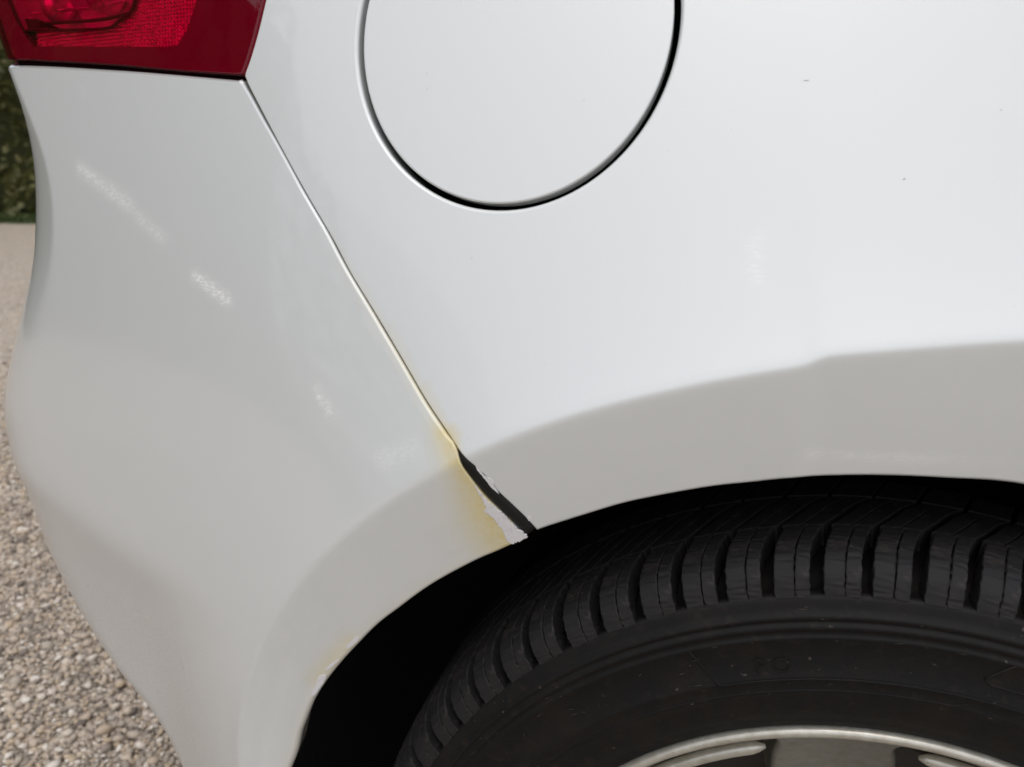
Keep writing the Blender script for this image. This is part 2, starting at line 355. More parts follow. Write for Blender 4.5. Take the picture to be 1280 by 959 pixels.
def rubber(name, dark, dusty, amount, rough):
    m = NT(name); n1 = m.noise(38, 5, .65); n2 = m.noise(500, 3); n3 = m.noise(130, 5, .7)
    dirt = m.math('MINIMUM', m.math('MAXIMUM', m.math('MULTIPLY', m.math('SUBTRACT', n1, .42), 3.2), 0), 1)
    c = m.mix(m.math('MULTIPLY', dirt, amount), dark, dusty)
    sc = m.math('MINIMUM', m.math('MAXIMUM', m.math('MULTIPLY', m.math('SUBTRACT', n3, .565), 6.0), 0), 1)
    c = m.mix(m.math('MULTIPLY', sc, .75), c, tuple(2.4*k for k in dusty))
    c = m.mix(m.math('GREATER_THAN', m.noise(260, 2, .5), .745), c, (0.055, 0.047, 0.04))
    m.l(c, m.b.inputs['Base Color']); m.set(Roughness=rough, Specular_IOR_Level=0.22)
    m.bump(n2, .3, .0004); return m.m
TREAD = rubber('worn_tread_rubber', (0.0105, 0.0105, 0.0115), (0.019, 0.0155, 0.0135), .9, .62)
RUBBER = rubber('tyre_rubber', (0.0026, 0.0026, 0.0030), (0.0072, 0.0049, 0.0038), 1.0, .6)
def black_plastic():
    m = NT('black_plastic'); n = m.noise(60, 4)
    m.l(m.ramp(n, [(.3, (.004, .004, .004)), (.75, (.010, .009, .008))]), m.b.inputs['Base Color']); m.set(Roughness=.45, Specular_IOR_Level=.25); return m.m
BLACK_PLASTIC = black_plastic()
LINER = simple('wheel_arch_felt', (.010, .010, .011), .95, spec=.1).m
GRIME = simple('joint_grime', (.10, .095, .085), .9, spec=.1).m
CAVITY = simple('light_block_black', (.006, .006, .006), .9, spec=.1).m
def primer_mat():
    m = NT('bare_grey_primer'); n = m.noise(700, 3, .7); n2 = m.noise(2600, 2)
    c = m.ramp(n, [(.28, (.45, .43, .41)), (.40, (.60, .58, .59)), (.8, (.66, .645, .655))])
    m.l(m.mix(m.math('GREATER_THAN', n2, .74), c, (.30, .28, .27)), m.b.inputs['Base Color'])
    m.set(Roughness=.75); m.bump(n, .5, .0004); return m.m
PRIMER = primer_mat()
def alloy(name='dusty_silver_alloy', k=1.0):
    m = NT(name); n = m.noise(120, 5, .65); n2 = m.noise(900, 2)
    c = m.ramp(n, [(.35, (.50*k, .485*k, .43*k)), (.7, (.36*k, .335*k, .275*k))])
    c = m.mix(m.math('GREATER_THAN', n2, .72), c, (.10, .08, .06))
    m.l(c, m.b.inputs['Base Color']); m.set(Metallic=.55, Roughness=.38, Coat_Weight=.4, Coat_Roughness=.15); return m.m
ALLOY = alloy()
SHADED_ALLOY = alloy('shade_darkened_alloy', .46)  # same alloy darkened in colour to stand for shade on the spokes

def car_attr(V):
    p = V[:, [0, 2]]; mk = np.array(MARKS)
    st = np.zeros(len(p))
    line = np.array(STAIN); ed = segdist(p, line)
    along = np.clip((line[0, 1]-p[:, 1])/(line[0, 1]-line[-1, 1]), 0, 1)
    side_b = np.interp(p[:, 1], line[::-1, 1], line[::-1, 0])+.0045 > p[:, 0]
    st = np.where(side_b, np.exp(-(ed/(.0045+.0145*along))**2)*np.clip((.685-p[:, 1])/.012, 0, 1), 0)*.95
    seam = segdist(p, SEAM_B)
    st = np.maximum(st, .55*np.exp(-(seam/.0022)**2)*np.clip((.78-p[:, 1])/.1, 0, 1)*(p[:, 0] < -.19))
    st = np.maximum(st, .5*np.exp(-(segdist(p, STAIN2)/.007)**2))
    st = np.maximum(st, .22*np.exp(-(segdist(p, ARCH_B)/.005)**2))
    rs = np.zeros(len(p))
    def streak(a, b, wdt, amp):
        a, b = np.array(a), np.array(b); u = (b-a)/np.linalg.norm(b-a); L = np.linalg.norm(b-a)
        t = (p-a)@u; d = (p-a)@np.array([-u[1], u[0]])
        return amp*np.exp(-(d/wdt)**2)*np.exp(-(np.clip(np.maximum(-t, t-L), 0, None)/.003)**2)
    for a, b, wd, am in ((0, 1, .0042, .55), (2, 2, .004, .12), (3, 4, .0035, .4), (5, 6, .0028, 1.0), (7, 8, .0020, .6), (9, 10, .005, .25), (11, 12, .003, .3), (13, 14, .002, .3), (14, 15, .0015, .18)):
        A = mk[a]; B = mk[b]+(1e-4 if a == b else 0)
        rs = np.maximum(rs, streak(A, B, wd, am))
    low = sstep((.595-V[:, 2])/.14); back = sstep((-.34-V[:, 0])/.12)
    du = .7*low*back
    return {'stain': st, 'glint_smudge': rs, 'dust': du}

# ------------------------------------------------------------------ the car
car = empty('parked_car', (0, 0, 0))
tag(car, 'silver white hatchback with rust-stained, peeling paint at the bumper seam above its rear wheel', 'car')

# outline of the wheel arch opening beyond what the seam and the photograph's frame show
arch_front = [(AX+r*math.cos(math.radians(t)), AZ+r*math.sin(math.radians(t))) for t, r in ((68, .338), (50, .340), (30, .343), (10, .346), (-8, .348), (-22, .350))]
arch_rear = [(AX-math.sqrt(.346**2-(z-AZ)**2), z) for z in (.365, .34, .318, .298)]
def crease_points():
    out = []
    for t in np.arange(-15, 195, .45):
        r = float(crease_r(np.array([t]))[0])
        for d in (-.008, -.0052, -.003, -.0015, 0, .0015, .003, .0052, .008): out.append((AX+(r+d)*math.cos(math.radians(t)), AZ+(r+d)*math.sin(math.radians(t))))
    return np.array(out)
CP = crease_points()
def fold_points():
    out = []
    for z in np.arange(.30, .87, .0045):
        for d in (.006, .003, 0, -.002, -.004, -.006, -.009, -.013, -.018, -.024): out.append((d, z))
    return np.array(out)
seam_b = rear(SEAM_B)
arch_b = rear(ARCH_B+arch_rear)
top_b = np.array(BUMP_TOP)
LOWZ = .29
bumper_loop = [
    ([(-.5, LOWZ), (-.25, LOWZ), (0.0, LOWZ), (arch_b[-1][0]-.004, LOWZ)], .004),
    (arch_b[::-1], .0028),
    (seam_b[10:][::-1], .0007), (seam_b[:11][::-1], .0019),
    (np.vstack([seam_b[:1]+[[-.0006, .0008]], top_b]), .0034),
    ([tuple(top_b[-1]), (-.02, .8745), (-.05, .875), (-.2, .875), (-.5, .875)], .0034),
    ([(-.5, .875), (-.5, LOWZ)], .003)]
panel('bumper', offset_P(P_rear, -0.0006), [bumper_loop], .0045, PAINT, car, .014, 5, car_attr, extra=np.vstack([fold_points(), [p for p in rear(CP) if p[0] > .012]]))

seam_q = np.array(SEAM_Q); lq = np.array(LIGHT_RIGHT_Q)
fc, fr, fv = np.array(FLAP[0]), np.array(FLAP[1]), np.array(FLAP[2])
def flap_loop(d, cw=False, n=180):
    a = np.linspace(0, 2*math.pi, n+1)
    if cw: a = a[::-1]
    return fc+(fr[0]+d)*np.cos(a)[:, None]*(fv[:, 0])+(fr[1]+d)*np.sin(a)[:, None]*(fv[:, 1])
def loop_is_ccw(l): return ((l[:, 0]*np.roll(l[:, 1], -1)-l[:, 1]*np.roll(l[:, 0], -1)).sum()) > 0
hole = flap_loop(.0031)
if loop_is_ccw(hole): hole = hole[::-1]
XD = .44                                                     # rear edge of the door
quarter_loop = [
    (np.vstack([ARCH_Q, arch_front]), .0026),
    ([arch_front[-1], (XD, .205)], .003),
    ([(XD, .205), (XD, 1.03)], .0025),
    ([(XD, 1.03), (-.31, 1.03)], .0025),
    (np.vstack([[(-.31, 1.03), (-.325, .98)], lq[::-1]]), .0014),
    (seam_q, .0009)]
panel('quarter_panel', P_side, [quarter_loop, [(hole, .0022)]], .0055, PAINT, car, .014, 5, car_attr, extra=CP)

fl = flap_loop(0.0)
if not loop_is_ccw(fl): fl = fl[::-1]
flap = panel('fuel_flap', offset_P(P_side, 0.0004), [[(fl, .0011)]], .0055, PAINT, car, .006, 4, car_attr)
# black well behind the flap
rim_ = flap_loop(.004, n=64)[:-1]
fw = np.concatenate([P_side(rim_)-surf_normals(P_side, rim_)*.003, P_side(rim_)-surf_normals(P_side, rim_)*.03])
kk = len(rim_)
mesh('filler_well', fw, [(i, (i+1) % kk, kk+(i+1) % kk, kk+i) for i in range(kk)]+[tuple(range(kk, 2*kk))], CAVITY, car)

# door in front of the quarter panel
door = panel('rear_door', P_side, [[([(XD+.004, .205), (1.25, .205)], .003), ([(1.25, .205), (1.25, 1.03)], .003), ([(1.25, 1.03), (XD+.004, 1.03)], .003), ([(XD+.004, 1.03), (XD+.004, .205)], .0025)]], .02, PAINT, car, .014, 3, car_attr, .006)
# dark backing added behind the panel joints to stop light leaking through
def ribbon(name, pts, P, depth, rad, mat, n=8):
    q = catmull(pts, .004); p = P(q)-surf_normals(P, q)*depth
    v, f = sweep(p, rad, n, surf_normals(P, q)); return mesh(name, v, f, mat, car)
ribbon('seam_backing', SEAM_B[:11], P_side, .0075, .005, GRIME)
ribbon('lamp_gap_backing', np.vstack([top_b, [(-.05, .8765), (-.3, .8768)]]), P_rear, .013, .0065, CAVITY)
ribbon('door_gap_backing', [(XD+.002, .22), (XD+.002, .6), (XD+.002, 1.02)], P_side, .014, .006, CAVITY)
ribbon('lamp_side_backing', np.array(LIGHT_RIGHT_L)-[.001, 0], P_side, .011, .0055, CAVITY)
# black plastic edge of the bumper bared where the paint has come off
sp = catmull(STRIP, .003); spn = surf_normals(P_side, sp)
spc = P_side(sp)-spn*.0034
rad = np.interp(np.linspace(0, 1, len(sp)), [0, .1, .35, .75, 1], [.0012, .0030, .0044, .0048, .0043])
v, f = sweep(spc, rad, 14, spn, flat=.9)
strip = mesh('bared_black_edge', v, f, BLACK_PLASTIC, car); tag(strip, 'bare black plastic edge showing where the paint has broken off the seam')
bk = catmull(STRIP[1:], .004); v, f = sweep(P_side(bk)-surf_normals(P_side, bk)*.014, .010, 8, surf_normals(P_side, bk)); mesh('seam_backing', v, f, CAVITY, car)
# flaked places
def flake(name, pts, P, lab=None, d=-.0009, jag=.00022):
    L = np.asarray(pts, float)
    if P is P_rear: L = rear(L)
    if not loop_is_ccw(L): L = L[::-1]
    c = catmull(np.vstack([L, L[:1]]), .0007)[:-1]; c = c+RNG.normal(0, jag, c.shape)
    c = np.vstack([c, c[:1]])
    o = panel(name, offset_P(P, d), [[(c, .00012)]], .0022, PRIMER, car, .0008, 2, None, .0005)
    if lab: o['label'] = lab
    return o
flake('bare_primer', PRIMER_B, P_rear, 'speckled pale primer bared along the bumper end beside the black edge', -.0009, .00034)
flake('bare_primer', PRIMER_Q, P_side, 'thin pale flake on the body side of the black edge', -.0003, .0001)
flake('bare_primer', PRIMER_Q2, P_side, 'tiny pale chip near the bottom of the seam', -.0003, .0001)
for c in (CHIP_A, CHIP_B, CHIP_C): flake('arch_chip', c, P_rear, None, -.0009, .0001)
# nicks in the lacquer
for (x, z), (a, b, ang) in zip(SPECKS, ((.0003, .0008, 0), (.0003, .0007, 0), (.0005, .0004, 0), (.0014, .0005, 25), (.0028, .0003, 0), (.0008, .0004, 0), (.0005, .0004, 0), (.0006, .0012, 0), (.0005, .0005, 0))):
    t = np.linspace(0, 2*math.pi, 9)[:-1]; ca, sa = math.cos(math.radians(ang)), math.sin(math.radians(ang))
    q = np.array([(x+a*.5*math.cos(k)*ca-b*.5*math.sin(k)*sa, z+a*.5*math.cos(k)*sa+b*.5*math.sin(k)*ca) for k in t])
    vv = P_side(q)+surf_normals(P_side, q)*.00015
    mesh('stone_nick', vv, [tuple(range(8))], simple_nick if 'simple_nick' in globals() else globals().setdefault('simple_nick', simple('dark_nick', (.26, .26, .25), .7).m), car)

# wheel arch lining and dark boxes added behind the panels to block light
lp = [(.353, .030), (.354, .05), (.353, .33), (.02, .33)]
v, f = lathe(lp, 72, math.radians(-25), math.radians(205)); v = v+[AX, 0, AZ]
mesh('wheel_arch_liner', v, f, LINER, car)
def box(x0, x1, y0, y1, z0, z1):
    V = [(x, y, z) for x in (x0, x1) for y in (y0, y1) for z in (z0, z1)]
    return np.array(V, float), [(0, 1, 3, 2), (4, 6, 7, 5), (0, 4, 5, 1), (2, 3, 7, 6), (0, 2, 6, 4), (1, 5, 7, 3)]
v, f = join([box(-.42, 1.24, .14, 1.45, .70, 1.02), box(.36, 1.24, .09, 1.45, .24, .70), box(-.44, -.385, .19, 1.45, .26, .70)])
mesh('light_block_boxes', v, f, CAVITY, car, smooth=False)
# unseen sheet added on top to keep light out of the body
qd = np.array([(x, 1.03) for x in np.linspace(-.32, 1.25, 40)]); fr_ = P_side(qd)-surf_normals(P_side, qd)*.012
bk_ = fr_.copy(); bk_[:, 1] = 1.45; n = len(qd)
mesh('waist_light_cover', np.concatenate([fr_-[0, 0, .004], bk_-[0, 0, .004]]), [(i, i+1, n+i+1, n+i) for i in range(n-1)], PAINT, car)
tailgate = panel('tailgate', P_rear, [[([(-.5, .879), (-.165, .879)], .003), ([(-.165, .879), (-.165, 1.03)], .003), ([(-.165, 1.03), (-.5, 1.03)], .003), ([(-.5, 1.03), (-.5, .879)], .003)]], .012, PAINT, car, .014, 3, car_attr, .005)

# ------------------------------------------------------------------ tail light
def lens_mat():
    m = NT('red_lens'); t = m.t
    tr = m.n('ShaderNodeBsdfTransparent'); tr.inputs[0].default_value = (.88, .008, .22, 1)
    gl = m.n('ShaderNodeBsdfGlossy'); gl.inputs['Roughness'].default_value = .015
    fz = m.n('ShaderNodeFresnel'); fz.inputs['IOR'].default_value = 1.42
    mx = m.n('ShaderNodeMixShader'); m.l(fz.outputs[0], mx.inputs[0]); m.l(tr.outputs[0], mx.inputs[1]); m.l(gl.outputs[0], mx.inputs[2])
    m.l(mx.outputs[0], m.out.inputs['Surface']); return m.m
LENS = lens_mat()
HOUSING = simple('dark_red_housing', (.25, .03, .22), .35).m
def prism_mat():
    m = NT('reflector_prisms'); m.set(Base_Color=(1.0, .88, .85, 1), Metallic=.7, Roughness=.14); return m.m
PRISM = prism_mat()
CHROME = simple('lamp_chrome', (.92, .86, .88), .22, metal=.6).m
LAMPDARK = simple('lamp_dark_bezel', (.08, .05, .06), .3).m
lamp = empty('tail_light', (0, 0, 0), car)
lb = np.array(LENS_BOT); lr = rear(LIGHT_RIGHT_L)
ztop = .985
lens_loop = [(np.vstack([[(-.16, .8815), (-.05, .8788)], lb[::-1]]), .0016),
             (np.vstack([lr, [(lr[-1, 0]+.012, ztop)]]), .0022),
             ([(lr[-1, 0]+.012, ztop), (.1, ztop), (-.16, ztop)], .002), ([(-.16, ztop), (-.16, .8815)], .002)]
panel('lens', offset_P(P_rear, .0012), [lens_loop], .006, LENS, lamp, .004, 4)
def inset(pts, d):
    p = np.asarray(pts, float); c = p.mean(0); return c+(p-c)*(1-d/np.linalg.norm(p-c, axis=1))[:, None]
refl = np.array(REFL)
rsub = refl.copy()
# housing: the opaque band behind the lens with an opening for reflector and lamp chamber
opening = np.array([(.0217, .8868), (.093, .8815), (.1468, .8779), (.1558, .8788), (.1668, .8863), (.1788, .897), (.1916, .9105), (.218, .94), (.218, .955), (.1, .957), (.012, .957), (.010, .925), (.013, .905)])
if not loop_is_ccw(opening): opening = opening[::-1]
def straight(pts):
    p = np.asarray(pts, float); return [([tuple(p[i]), tuple(p[(i+1) % len(p)])], .0008) for i in range(len(p))]
hl = [(np.vstack([[(-.158, .8835), (-.05, .8808)], lb[::-1]+[0, .002]]), .001), (np.vstack([lr, [(lr[-1, 0]+.010, ztop-.002)]])-[.0022, 0], .001),
      ([(lr[-1, 0]+.0078, ztop-.002), (.1, ztop-.002), (-.158, ztop-.002)], .001), ([(-.158, ztop-.002), (-.158, .8835)], .001)]
panel('housing', offset_P(P_rear, .0055), [hl, straight(opening[::-1])], .006, HOUSING, lamp, .02, 2)
# prism reflector sheet
A_ = refl; step = .0026
gx, gz = np.arange(A_[:, 0].min(), A_[:, 0].max(), step), np.arange(A_[:, 1].min(), A_[:, 1].max(), step*.9)
cent = np.array([(x+(.5*step if j % 2 else 0), z) for j, z in enumerate(gz) for x in gx]); cent = cent[inside(cent, A_)]
Pd = offset_P(P_rear, .0100); Vp, Fp = [], []
h = step*.5; corn = [(-h, -h*.9), (h, -h*.9), (h, h*.9), (-h, h*.9)]
cv = np.concatenate([Pd(cent+np.array(c)) for c in corn]); nn_ = surf_normals(P_rear, cent)
tip = Pd(cent)+nn_*(.0012+.0003*RNG.random((len(cent), 1)))+RNG.normal(0, .00013, (len(cent), 3)); m_ = len(cent)
mesh('reflector', np.concatenate([cv, tip]), [(i+k*m_, i+((k+1) % 4)*m_, i+4*m_) for i in range(m_) for k in range(4)], PRISM, lamp, smooth=False)
# lamp chamber: a bright bowl with a dark bezel and the bulb holder in it
ch = np.array([(.0150, .8990), (.0277, .8985), (.0545, .8962), (.0995, .8937), (.116, .8985), (.131, .905), (.15, .93), (.157, .954), (.012, .955), (.011, .925)])
Pc = offset_P(P_rear, .008)
rimv = Pc(ch); mid = offset_P(P_rear, .022)(inset(ch, .006)); deep = offset_P(P_rear, .034)(inset(ch, .014)); k_ = len(ch)
mesh('lamp_bowl', np.concatenate([rimv, mid, deep]), [(i, (i+1) % k_, k_+(i+1) % k_, k_+i) for i in range(k_)]+[(k_+i, k_+(i+1) % k_, 2*k_+(i+1) % k_, 2*k_+i) for i in range(k_)]+[tuple(range(2*k_, 3*k_))], CHROME, lamp, smooth=False)
v, f = sweep(Pc(catmull(np.vstack([ch, ch[:1]]), .004))-[0, .0005, 0], .0011, 8, closed=False); mesh('bezel', v, f, LAMPDARK, lamp)
def blob(c, r, seg=14):
    pr = [(r*math.sin(a)+1e-5, -r*1.2*math.cos(a)) for a in np.linspace(0, math.pi*.55, 6)]+[(r*.55, .02)]
    v, f = lathe(pr, seg); return v+c
for (s_, z_, r_) in ((.045, .918, .010), (.098, .922, .013)):
    pr = [(r_*math.sin(a)+1e-5, -r_*1.2*math.cos(a)) for a in np.linspace(0, math.pi*.55, 6)]+[(r_*.55, .012)]
    v, f = lathe(pr, 16); cpt = offset_P(P_rear, .020)(np.array([(s_, z_)]))[0]
    mesh('bulb', v+cpt, f, CHROME, lamp)
for z_ in (.905, .9135):
    q = catmull([(.018, z_+.002), (.05, z_+.0005), (.09, z_-.001), (.12, z_+.001)], .004); v, f = sweep(offset_P(P_rear, .016)(q), .0012, 6); mesh('light_guide', v, f, LAMPDARK if z_ < .91 else CHROME, lamp)
q = np.array([(.0165, .8945), (.031, .8940), (.031, .9075), (.0165, .909)]); d1, d2 = offset_P(P_rear, .011)(q), offset_P(P_rear, .030)(q)
mesh('bulb_holder', np.concatenate([d1, d2]), [(0, 1, 2, 3)]+[(i, (i+1) % 4, 4+(i+1) % 4, 4+i) for i in range(4)], LAMPDARK, lamp, smooth=False)
back = np.array([(-.15, .885), (.19, .862), (.21, .975), (-.15, .975)])
mesh('lamp_back', offset_P(P_rear, .045)(catmull(np.vstack([back, back[:1]]), .02)[:-1]), [tuple(range(len(catmull(np.vstack([back, back[:1]]), .02))-1))], CAVITY, lamp)

# ------------------------------------------------------------------ wheel
wheel = empty('wheel', (.0114, 0, .313), car); wheel.rotation_euler = (.0064, 0, -.0942); wheel.scale = (.994, .994, .994)
# sidewall and carcass, tread blocks stand on it
SW = [(.2105, .010), (.2118, .002), (.2150, -.0012), (.2185, -.0022), (.2215, -.0035), (.2250, -.0052), (.2300, -.0068), (.2350, -.0080), (.2395, -.0086), (.2405, -.0092), (.2415, -.0087), (.2475, -.0090), (.2485, -.0097), (.2495, -.0090), (.2600, -.0085), (.2700, -.0070),
      (.2708, -.0076), (.2716, -.0067), (.2745, -.0058), (.2752, -.0066), (.2772, -.0061), (.2780, -.0050), (.2796, -.0046), (.2803, -.0054), (.2822, -.0048), (.2830, -.0036), (.2860, -.0027), (.2890, -.0016), (.2912, -.0008), (.2905, .0050), (.2910, .0095), (.2925, .0135), (.2940, .0170), (.2955, .0215), (.2972, .0280), (.2990, .0345), (.3000, .06)]
prof = SW+[(.3005, .110)]+[(r, .222-y) for r, y in SW[::-1]]
v, f = lathe(prof, 240)
mesh('tyre', v, [q[::-1] for q in f], RUBBER, wheel)
TOP = catmull([(.3125, .0345), (.3122, .0285), (.3112, .0215), (.3090, .0140), (.3055, .0075), (.3010, .0030), (.2965, .0006), (.2935, -.0004), (.2905, -.0012)], .0020)
BOT = TOP.copy()
for i_ in range(len(TOP)):
    d_ = TOP[min(i_+1, len(TOP)-1)]-TOP[max(i_-1, 0)]; d_ = d_/np.linalg.norm(d_)
    BOT[i_] = TOP[i_]+np.array([d_[1], -d_[0]])*.0115
NP_ = 79; PITCH = 2*math.pi/NP_
def lean(v): return PITCH*(0.42*(1-v)**2.2)                   # grooves curve forward towards the crown
def solid(TOPp, BOTp, a_of, shift, cham=.00055):
    """a block between two angles, following a profile from the crown outwards"""
    m = len(TOPp); V = []
    for i in range(m):
        vv = i/(m-1); a0, a1 = a_of; s = shift(vv)
        da = .0006/.31
        for (ang, rr, lower) in ((a0, BOTp[i], 0), (a0, TOPp[i], cham), (a0+da, TOPp[i], 0), (a1-da, TOPp[i], 0), (a1, TOPp[i], cham), (a1, BOTp[i], 0)):
            r = rr[0]-lower; A = ang-s
            V.append((r*math.sin(A), rr[1], r*math.cos(A)))
    F = []
    for i in range(m-1):
        for k in range(5): F.append((i*6+k, i*6+k+1, (i+1)*6+k+1, (i+1)*6+k))
    F.append((0, 5, 4, 3, 2, 1)); F.append(tuple((m-1)*6+k for k in range(6)))
    return np.array(V), F
g = .15; sipe = .011
def worn(v, amp): return v+RNG.normal(0, amp, v.shape)
protos = []
for _ in range(4):
    half = [solid(TOP, BOT, (PITCH*g, PITCH*(.5+g/2-sipe)), lambda v: -lean(v)), solid(TOP, BOT, (PITCH*(.5+g/2+sipe), PITCH*(1-.115)), lambda v: -lean(v))]
    v, f = join(half); protos.append(mesh('tread_block', worn(v, .00016), f, TREAD, wheel, smooth=False))
T2 = np.array([(.3122, .0375), (.3122, .050), (.3116, .065), (.3108, .076)])[::-1]; B2 = np.array([(.2995, .0375), (.2995, .050), (.2995, .065), (.2995, .076)])[::-1]
sh2 = lambda v: -(PITCH*.46+PITCH*1.15*(1-v))
v, f = join([solid(T2, B2, (PITCH*.07, PITCH*.48), sh2), solid(T2, B2, (PITCH*.51, PITCH*.93), sh2)])
proto2 = mesh('tread_block', v, f, TREAD, wheel, smooth=False)
T3 = np.array([(.3106, .080), (.3098, .095), (.3095, .108)])[::-1]; B3 = T3-[.0085, 0]
v, f = join([solid(T3, B3, (PITCH*.04, PITCH*.95), lambda v: -PITCH*(1.7+.5*(1-v)))])
proto3 = mesh('tread_block', v, f, TREAD, wheel, smooth=False)
def ring(kinds):
    for i in range(NP_):
        src = kinds[i % len(kinds)]
        if i < len(kinds): o = src
        else:
            o = src.copy(); COL.objects.link(o); o.parent = wheel
        o.rotation_euler = (0, PITCH*i+random.uniform(-.0022, .0022), 0)
ring(protos); ring([proto2]); ring([proto3])
# marks moulded on the sidewall
def sw_y(r):
    R = [p[0] for p in SW]; return np.interp(r, R[:27], [p[1] for p in SW[:27]])
def on_wall(r, a, lift=0): return (r*math.sin(a), float(sw_y(r))-lift, r*math.cos(a))
def ridge(ra, rad=.0006, n=5):
    pts = []
    for (r0, a0), (r1, a1) in zip(ra[:-1], ra[1:]):
        k = max(2, int(abs(a1-a0)*60)+3)
        pts += [on_wall(r0+(r1-r0)*t, a0+(a1-a0)*t) for t in np.arange(k)/k]
    pts.append(on_wall(*ra[-1])); return sweep(pts, rad, n)
D = math.radians
rd = [ridge([(.2705, D(-23.2)), (.2495, D(-21.2)), (.2487, D(-20.8)), (.2487, D(40))]), ridge([(.2705, D(9.6)), (.2600, D(7.2)), (.2578, D(8)), (.2560, D(40))]),
      ridge([(.2415, D(-60)), (.2415, D(5)), (.2445, D(6.6))], .0005)]
for k in range(46):                                            # moulded small print too small to read: short raised dashes
    a = D(14+k*.42) if k < 30 else D(-31+(k-30)*.7)
    if random.random() < .25: continue
    r = .2318+random.choice((0, .0022)); rd.append(ridge([(r, a), (r, a+D(random.choice((.18, .3))))], .00035, 4))
v, f = join(rd); mesh('sidewall_ridge', v, f, RUBBER, wheel)
sc_ = []
for k in range(46):
    a = D(random.uniform(-62, 12)); r = random.uniform(.243, .286); dr = random.uniform(-.0016, .0016); da = D(random.uniform(.15, 1.1))
    sc_.append(sweep([on_wall(r+dr*t, a+da*t, .0002) for t in (0, .5, 1)], [.00008, random.uniform(.00012, .0002), .00006], 4))
v, f = join(sc_); tag(mesh('sidewall_scuff', v, f, simple('scuffed_rubber', (.06, .054, .047), .8, spec=.2).m, wheel), kind='stuff')
def letter(txt, h, r, a, depth=.0005):
    cu = bpy.data.curves.new('txt', 'FONT'); cu.body = txt; cu.size = h*1.42; cu.extrude = depth; cu.resolution_u = 3
    ob = bpy.data.objects.new('txt', cu); me = bpy.data.meshes.new_from_object(ob)
    V = np.array([tuple(x.co) for x in me.vertices]); F = [tuple(p.vertices) for p in me.polygons]
    bpy.data.objects.remove(ob); bpy.data.meshes.remove(me)
    V[:, 0] -= V[:, 0].min()
    out = np.array([(lambda rr, aa, d: (rr*math.sin(aa), float(sw_y(rr))-.0004-d, rr*math.cos(aa)))(r+y, a+x/r, z) for x, y, z in V])
    return out, F
v, f = join([letter('P', .0085, .2530, D(-16.4), .0002), letter('O', .0085, .2530, D(-14.5), .0002)])
mesh('sidewall_lettering', v, f, RUBBER, wheel, smooth=False)
# rim
rp = [(.2120, .010), (.2126, .0015), (.2122, -.0015), (.2108, -.0030), (.2090, -.0032), (.2072, -.0022), (.2058, .0004), (.2050, .0045), (.2042, .0090), (.2020, .0125), (.1990, .0140), (.1975, .016), (.1965, .03), (.1950, .19)]
v, f = lathe(rp, 200); v2, f2 = lathe([(.034, .10), (.0341, .068), (.030, .062), (.001, .060)], 40)
mesh('rim', v, [q[::-1] for q in f], ALLOY, wheel); mesh('centre_cap', v2, [q for q in f2], ALLOY, wheel)
def P_face(q):
    q = np.asarray(q, float); r = np.hypot(q[:, 0], q[:, 1]); return np.stack([q[:, 0], .0145+.085*np.clip((.2-r)/.17, 0, 1)**.85, q[:, 1]], -1)
SP0 = D(-6.7)
def window(k, grow=0.0):
    c = SP0+math.radians(72)*(k+.5); pts = []
    hw_o, hw_i = D(25.5)+grow/.186, D(15)+grow/.09
    ro, ri = .1865+grow, .085-grow
    for t in np.linspace(-1, 1, 26): pts.append((ro, c+t*hw_o*.93))
    for (r, a) in ((ro-.003, hw_o*.985), (ro-.010, hw_o)): pts.append((r, c+a))
    for t in np.linspace(0, 1, 8)[1:]: pts.append((ro-.010+(ri-ro+.010)*t, c+hw_o+(hw_i-hw_o)*t))
    for t in np.linspace(1, -1, 10)[1:]: pts.append((ri, c+t*hw_i))
    for t in np.linspace(1, 0, 8)[1:]: pts.append((ro-.010+(ri-ro+.010)*t, c-hw_o-(hw_i-hw_o)*t))
    for (r, a) in ((ro-.003, hw_o*.985),): pts.append((r, c-a))
    return np.array([(r*math.sin(a), r*math.cos(a)) for r, a in pts])
circ = np.array([(.1995*math.cos(a), .1995*math.sin(a)) for a in np.linspace(0, 2*math.pi, 121)])
wins = []
for k in range(5):
    wn = window(k)
    if loop_is_ccw(wn): wn = wn[::-1]
    wins.append([(np.vstack([wn, wn[:1]]), .0035)])
panel('wheel_spokes', P_face, [[(circ, .001)]]+wins, .006, SHADED_ALLOY, wheel, .022, 4, None, .004)
for k in range(5):                                             # raised lip along the outer side of each opening
    c = SP0+D(72)*(k+.5); hw = D(24.3)
    pts = [(.1925*math.sin(c+t*hw), .0105, .1925*math.cos(c+t*hw)) for t in np.linspace(-1, 1, 40)]
    rr = [.0012]+[.0030]+[.0038]*36+[.0030]+[.0012]; v, f = sweep(pts, rr, 12); mesh('spoke_lip', v, f, ALLOY, wheel)
v, f = lathe([(.05, .105), (.128, .105), (.130, .107), (.130, .128)], 80); mesh('brake_disc', v, f, simple('rusty_brake_iron', (.03, .023, .018), .6, metal=.4).m, wheel)
v, f = lathe([(.02, .15), (.193, .15)], 60); mesh('brake_backplate', v, f, CAVITY, wheel)
for k in range(5):
    a = SP0+D(72)*k+D(36); v, f = lathe([(.008, .10), (.0085, .066), (.006, .064), (.001, .064)], 6); mesh('wheel_bolt', v+[.052*math.sin(a), 0, .052*math.cos(a)], f, ALLOY, wheel, smooth=False)

